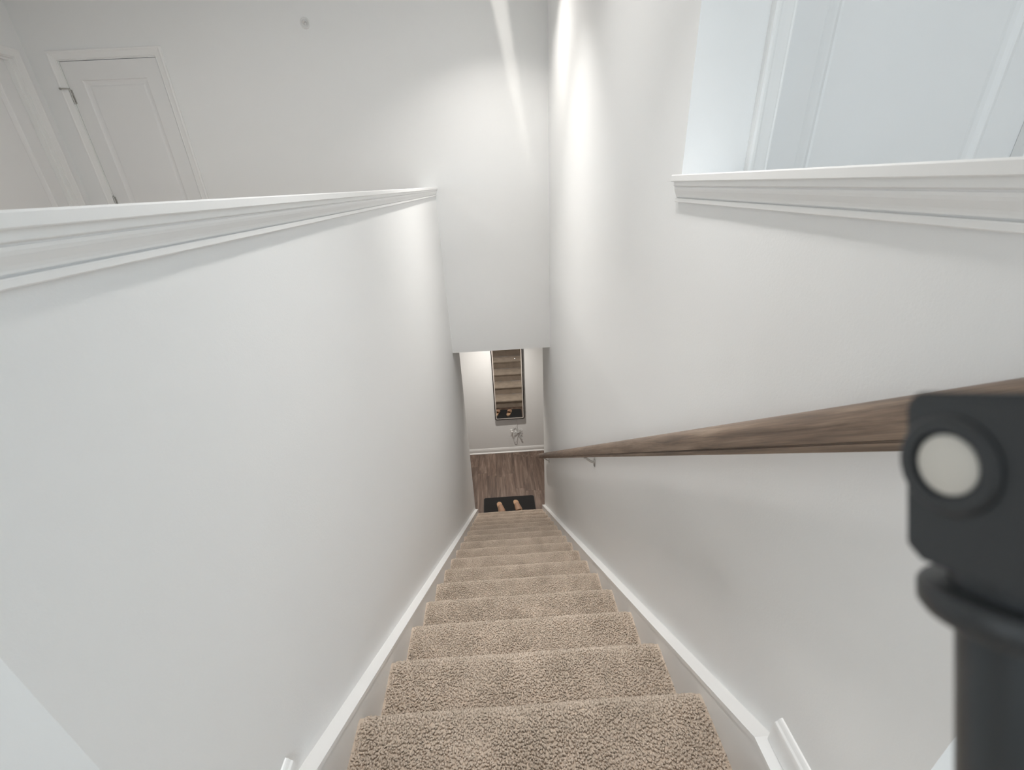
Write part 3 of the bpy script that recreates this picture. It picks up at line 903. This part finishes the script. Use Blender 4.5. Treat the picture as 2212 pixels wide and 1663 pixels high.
# ceiling lamps
def downlight(name, x, y, z, power, col, label, r=.075, spread=PI):
    root = tag(empty(name, (x, y, z)), label, 'ceiling light')
    bm = B(); ring_prism(bm, [(r * 1.25 * math.cos(2 * PI * i / 32), r * 1.25 * math.sin(2 * PI * i / 32)) for i in range(32)], [(r * math.cos(2 * PI * i / 32), r * math.sin(2 * PI * i / 32)) for i in range(32)], 'z', -.014, 0)
    obj('lamp_rim', bm, 'trim', root)
    bm = B(); lathe(bm, [(r * 1.01, -.004), (r * 1.01, -.007), (0, -.007)], None, 32); obj('lamp_lens', bm, 'lens_warm', root)
    l = disk_light('lamp_light', (0, 0, -.016), r, power, col, spread=spread); l.parent = root
    return root
downlight('ceiling_light', .08, 3.40, ZC, 7.2, (1.0, .955, .90), 'round recessed ceiling light above the lower stairs', spread=math.radians(118))
downlight('ceiling_light', .03, 2.75, ZC, 6.4, (1.0, .97, .93), 'added unseen ceiling light above the middle of the stairs', spread=math.radians(74))  # added to brighten the lower steps and the walls beside them
downlight('ceiling_light', .04, 1.85, ZC, 3, (1.0, .975, .94), 'added unseen ceiling light above the upper steps', spread=math.radians(100))  # extra lamp added as fill over the flight
downlight('ceiling_light', .06, 1.00, ZC, 3.4, (1.0, .98, .955), 'round recessed ceiling light above the stair head', spread=math.radians(62))
downlight('ceiling_light', -1.9, 2.3, ZC, 9, (1.0, .98, .95), 'round recessed ceiling light in the side hallway')
downlight('ceiling_light', -.08, 5.80, ZH, 19, (1.0, .945, .87), 'round recessed ceiling light in the lower hall', r=.05, spread=math.radians(115))

# added unseen spotlight, its wedge aperture throws a thin streak down the wall
SP = Vector((.05, 3.15, 2.405))
spot = tag(empty('streak_helper', (SP.x, SP.y, ZC)), 'added unseen spotlight close to the far wall', 'streaklight')
sdir = (Vector((.24, YF, 1.75)) - SP).normalized()
su = sdir.cross(Vector((0, 0, 1))).normalized(); sv = su.cross(sdir)
PD = .025
hole = []
for x, z in ((.085, 2.42), (.200, 2.42), (.302, 1.75), (.412, 1.00), (.388, 1.00), (.218, 1.75)):
    d = Vector((x, YF, z)) - SP; k = PD / d.dot(sdir)
    d = d * k; hole.append((d.dot(su), d.dot(sv)))
SR_ = .032
# cylinder housing along the beam
bm = B(); nn = 24
def sp(u_, v_, w_): return SP + su * u_ + sv * v_ + sdir * w_ - spot.location
r0 = [bm.verts.new(sp(SR_ * math.cos(2 * PI * i / nn), SR_ * math.sin(2 * PI * i / nn), -.022)) for i in range(nn)]
r1 = [bm.verts.new(sp(SR_ * math.cos(2 * PI * i / nn), SR_ * math.sin(2 * PI * i / nn), PD)) for i in range(nn)]
bm.faces.new(r0)
for i in range(nn): bm.faces.new((r0[i], r0[(i + 1) % nn], r1[(i + 1) % nn], r1[i]))
hv = [bm.verts.new(sp(a_, b_, PD)) for a_, b_ in hole]
he = [bm.edges.new((hv[i], hv[(i + 1) % len(hv)])) for i in range(len(hv))]
oe = [bm.edges.get((r1[i], r1[(i + 1) % nn])) for i in range(nn)]
bmesh.ops.triangle_fill(bm, edges=he + oe, use_beauty=True)
obj('streak_housing', bm, 'slot', spot)
pd_ = bpy.data.lights.new('streak_light', 'POINT'); pd_.energy = 12.0; pd_.color = (1.0, .95, .88); pd_.shadow_soft_size = .0006
po = bpy.data.objects.new('streak_light', pd_); C.objects.link(po); po.parent = spot; po.location = SP - spot.location

# ================================================================== CAMERA STICK (beside the lens)
def cw(r, d, f): return Vector((0, 0, CAMZ)) + RIGHT * r + DOWN * d + FWD * f
RC = Matrix((RIGHT, DOWN, FWD)).transposed().to_4x4()
def cam_obj(name, bm, mat, root, smooth=False):
    """geometry given in stick axes (right, down, forward); placed beside the camera in the world"""
    T = Matrix.Translation((0, 0, CAMZ)) @ RC
    bmesh.ops.transform(bm, matrix=Matrix.Translation(-root.location) @ T, verts=bm.verts)
    o = obj(name, bm, mat, root, smooth); return o
R0 = .085
rc_, fc_ = .0985, .0790
Lfoot = (CAMZ - .012) / .899058
foot = cw(rc_, Lfoot, fc_)
stick = tag(empty('selfie_stick_tripod', (foot.x, foot.y, 0.0)), 'black selfie stick tripod with round pale pivot button beside the lens', 'tripod')
# hinge block
bm = B()
prism(bm, [(.0002, .0640), (.0002, .0895), (.0008, .0909), (.0022, .0921), (.0040, .0926), (.0318, .0926), (.0330, .0922), (.0350, .0895), (.0350, .0640)], 'x', R0, .113)
bmesh.ops.bevel(bm, geom=[e for e in bm.edges if all(abs(v.co.x - R0) < 1e-6 for v in e.verts)], offset=.0010, segments=2, affect='EDGES')
blk = cam_obj('hinge_block', bm, 'black_plastic', stick); sharp(blk, 40)
# pivot boss and button on the side of the block
bm = B(); lathe(bm, [(.0098, 0), (.0097, .0008), (.0090, .0014), (.0066, .0014), (.0064, .0003), (0, .0003)], Matrix.Translation((R0 + .0004, .0142, .0832)) @ ROT_NEG_X, 32)
bo = cam_obj('pivot_boss', bm, 'black_plastic', stick); sharp(bo, 40)
bm = B(); lathe(bm, [(.0058, 0), (.0058, .0006), (.0053, .0009), (0, .0010)], Matrix.Translation((R0 + .0003, .0142, .0832)) @ ROT_NEG_X, 32)
pb = cam_obj('pivot_button', bm, 'button', stick); pb['label'] = 'round pale pivot button'; sharp(pb, 40)
DN = Matrix.Rotation(-PI / 2, 4, 'X')          # local Z -> +Y (down axis in stick coordinates)
ax0 = Matrix.Translation((rc_, 0, fc_)) @ DN
bm = B(); lathe(bm, [(.0130, .0335), (.0128, .0375), (.0165, .0380), (.0172, .0392), (.0172, .0425), (.0162, .0440), (.0122, .0446), (0, .0446)], ax0, 40)
cl = cam_obj('collar', bm, 'black_plastic', stick); sharp(cl, 35)
for i, (r_, a, c) in enumerate(((.0116, .0440, .42), (.0100, .415, .74), (.0085, .735, 1.02))):
    bm = B(); lathe(bm, [(r_, a), (r_, c), (0, c)], ax0, 32)
    t_ = cam_obj('pole_section', bm, 'black_tube', stick); sharp(t_, 35)
bm = B(); lathe(bm, [(.016, 1.0), (.017, 1.01), (.017, 1.055), (.012, 1.065), (0, 1.065)], ax0, 28)
hub = cam_obj('leg_hub', bm, 'black_plastic', stick); sharp(hub, 35)
hp = cw(rc_, 1.03, fc_)
for k in range(3):
    a = 2 * PI * k / 3 + .5
    fp = Vector((hp.x + .19 * math.cos(a), hp.y - .02 + .19 * math.sin(a), .006))
    bm = B(); tube(bm, [hp, hp.lerp(fp, .5), fp], [.007, .006, .0055], 10)
    for v in bm.verts: v.co -= stick.location
    lg = obj('leg', bm, 'black_tube', stick, True)
    bm = B(); lathe(bm, [(0, -.008), (.007, -.0075), (.0085, 0), (.0065, .008), (0, .009)], Matrix.Translation(fp), 14)
    for v in bm.verts: v.co -= stick.location
    obj('rubber_foot', bm, 'black_plastic', lg, True)
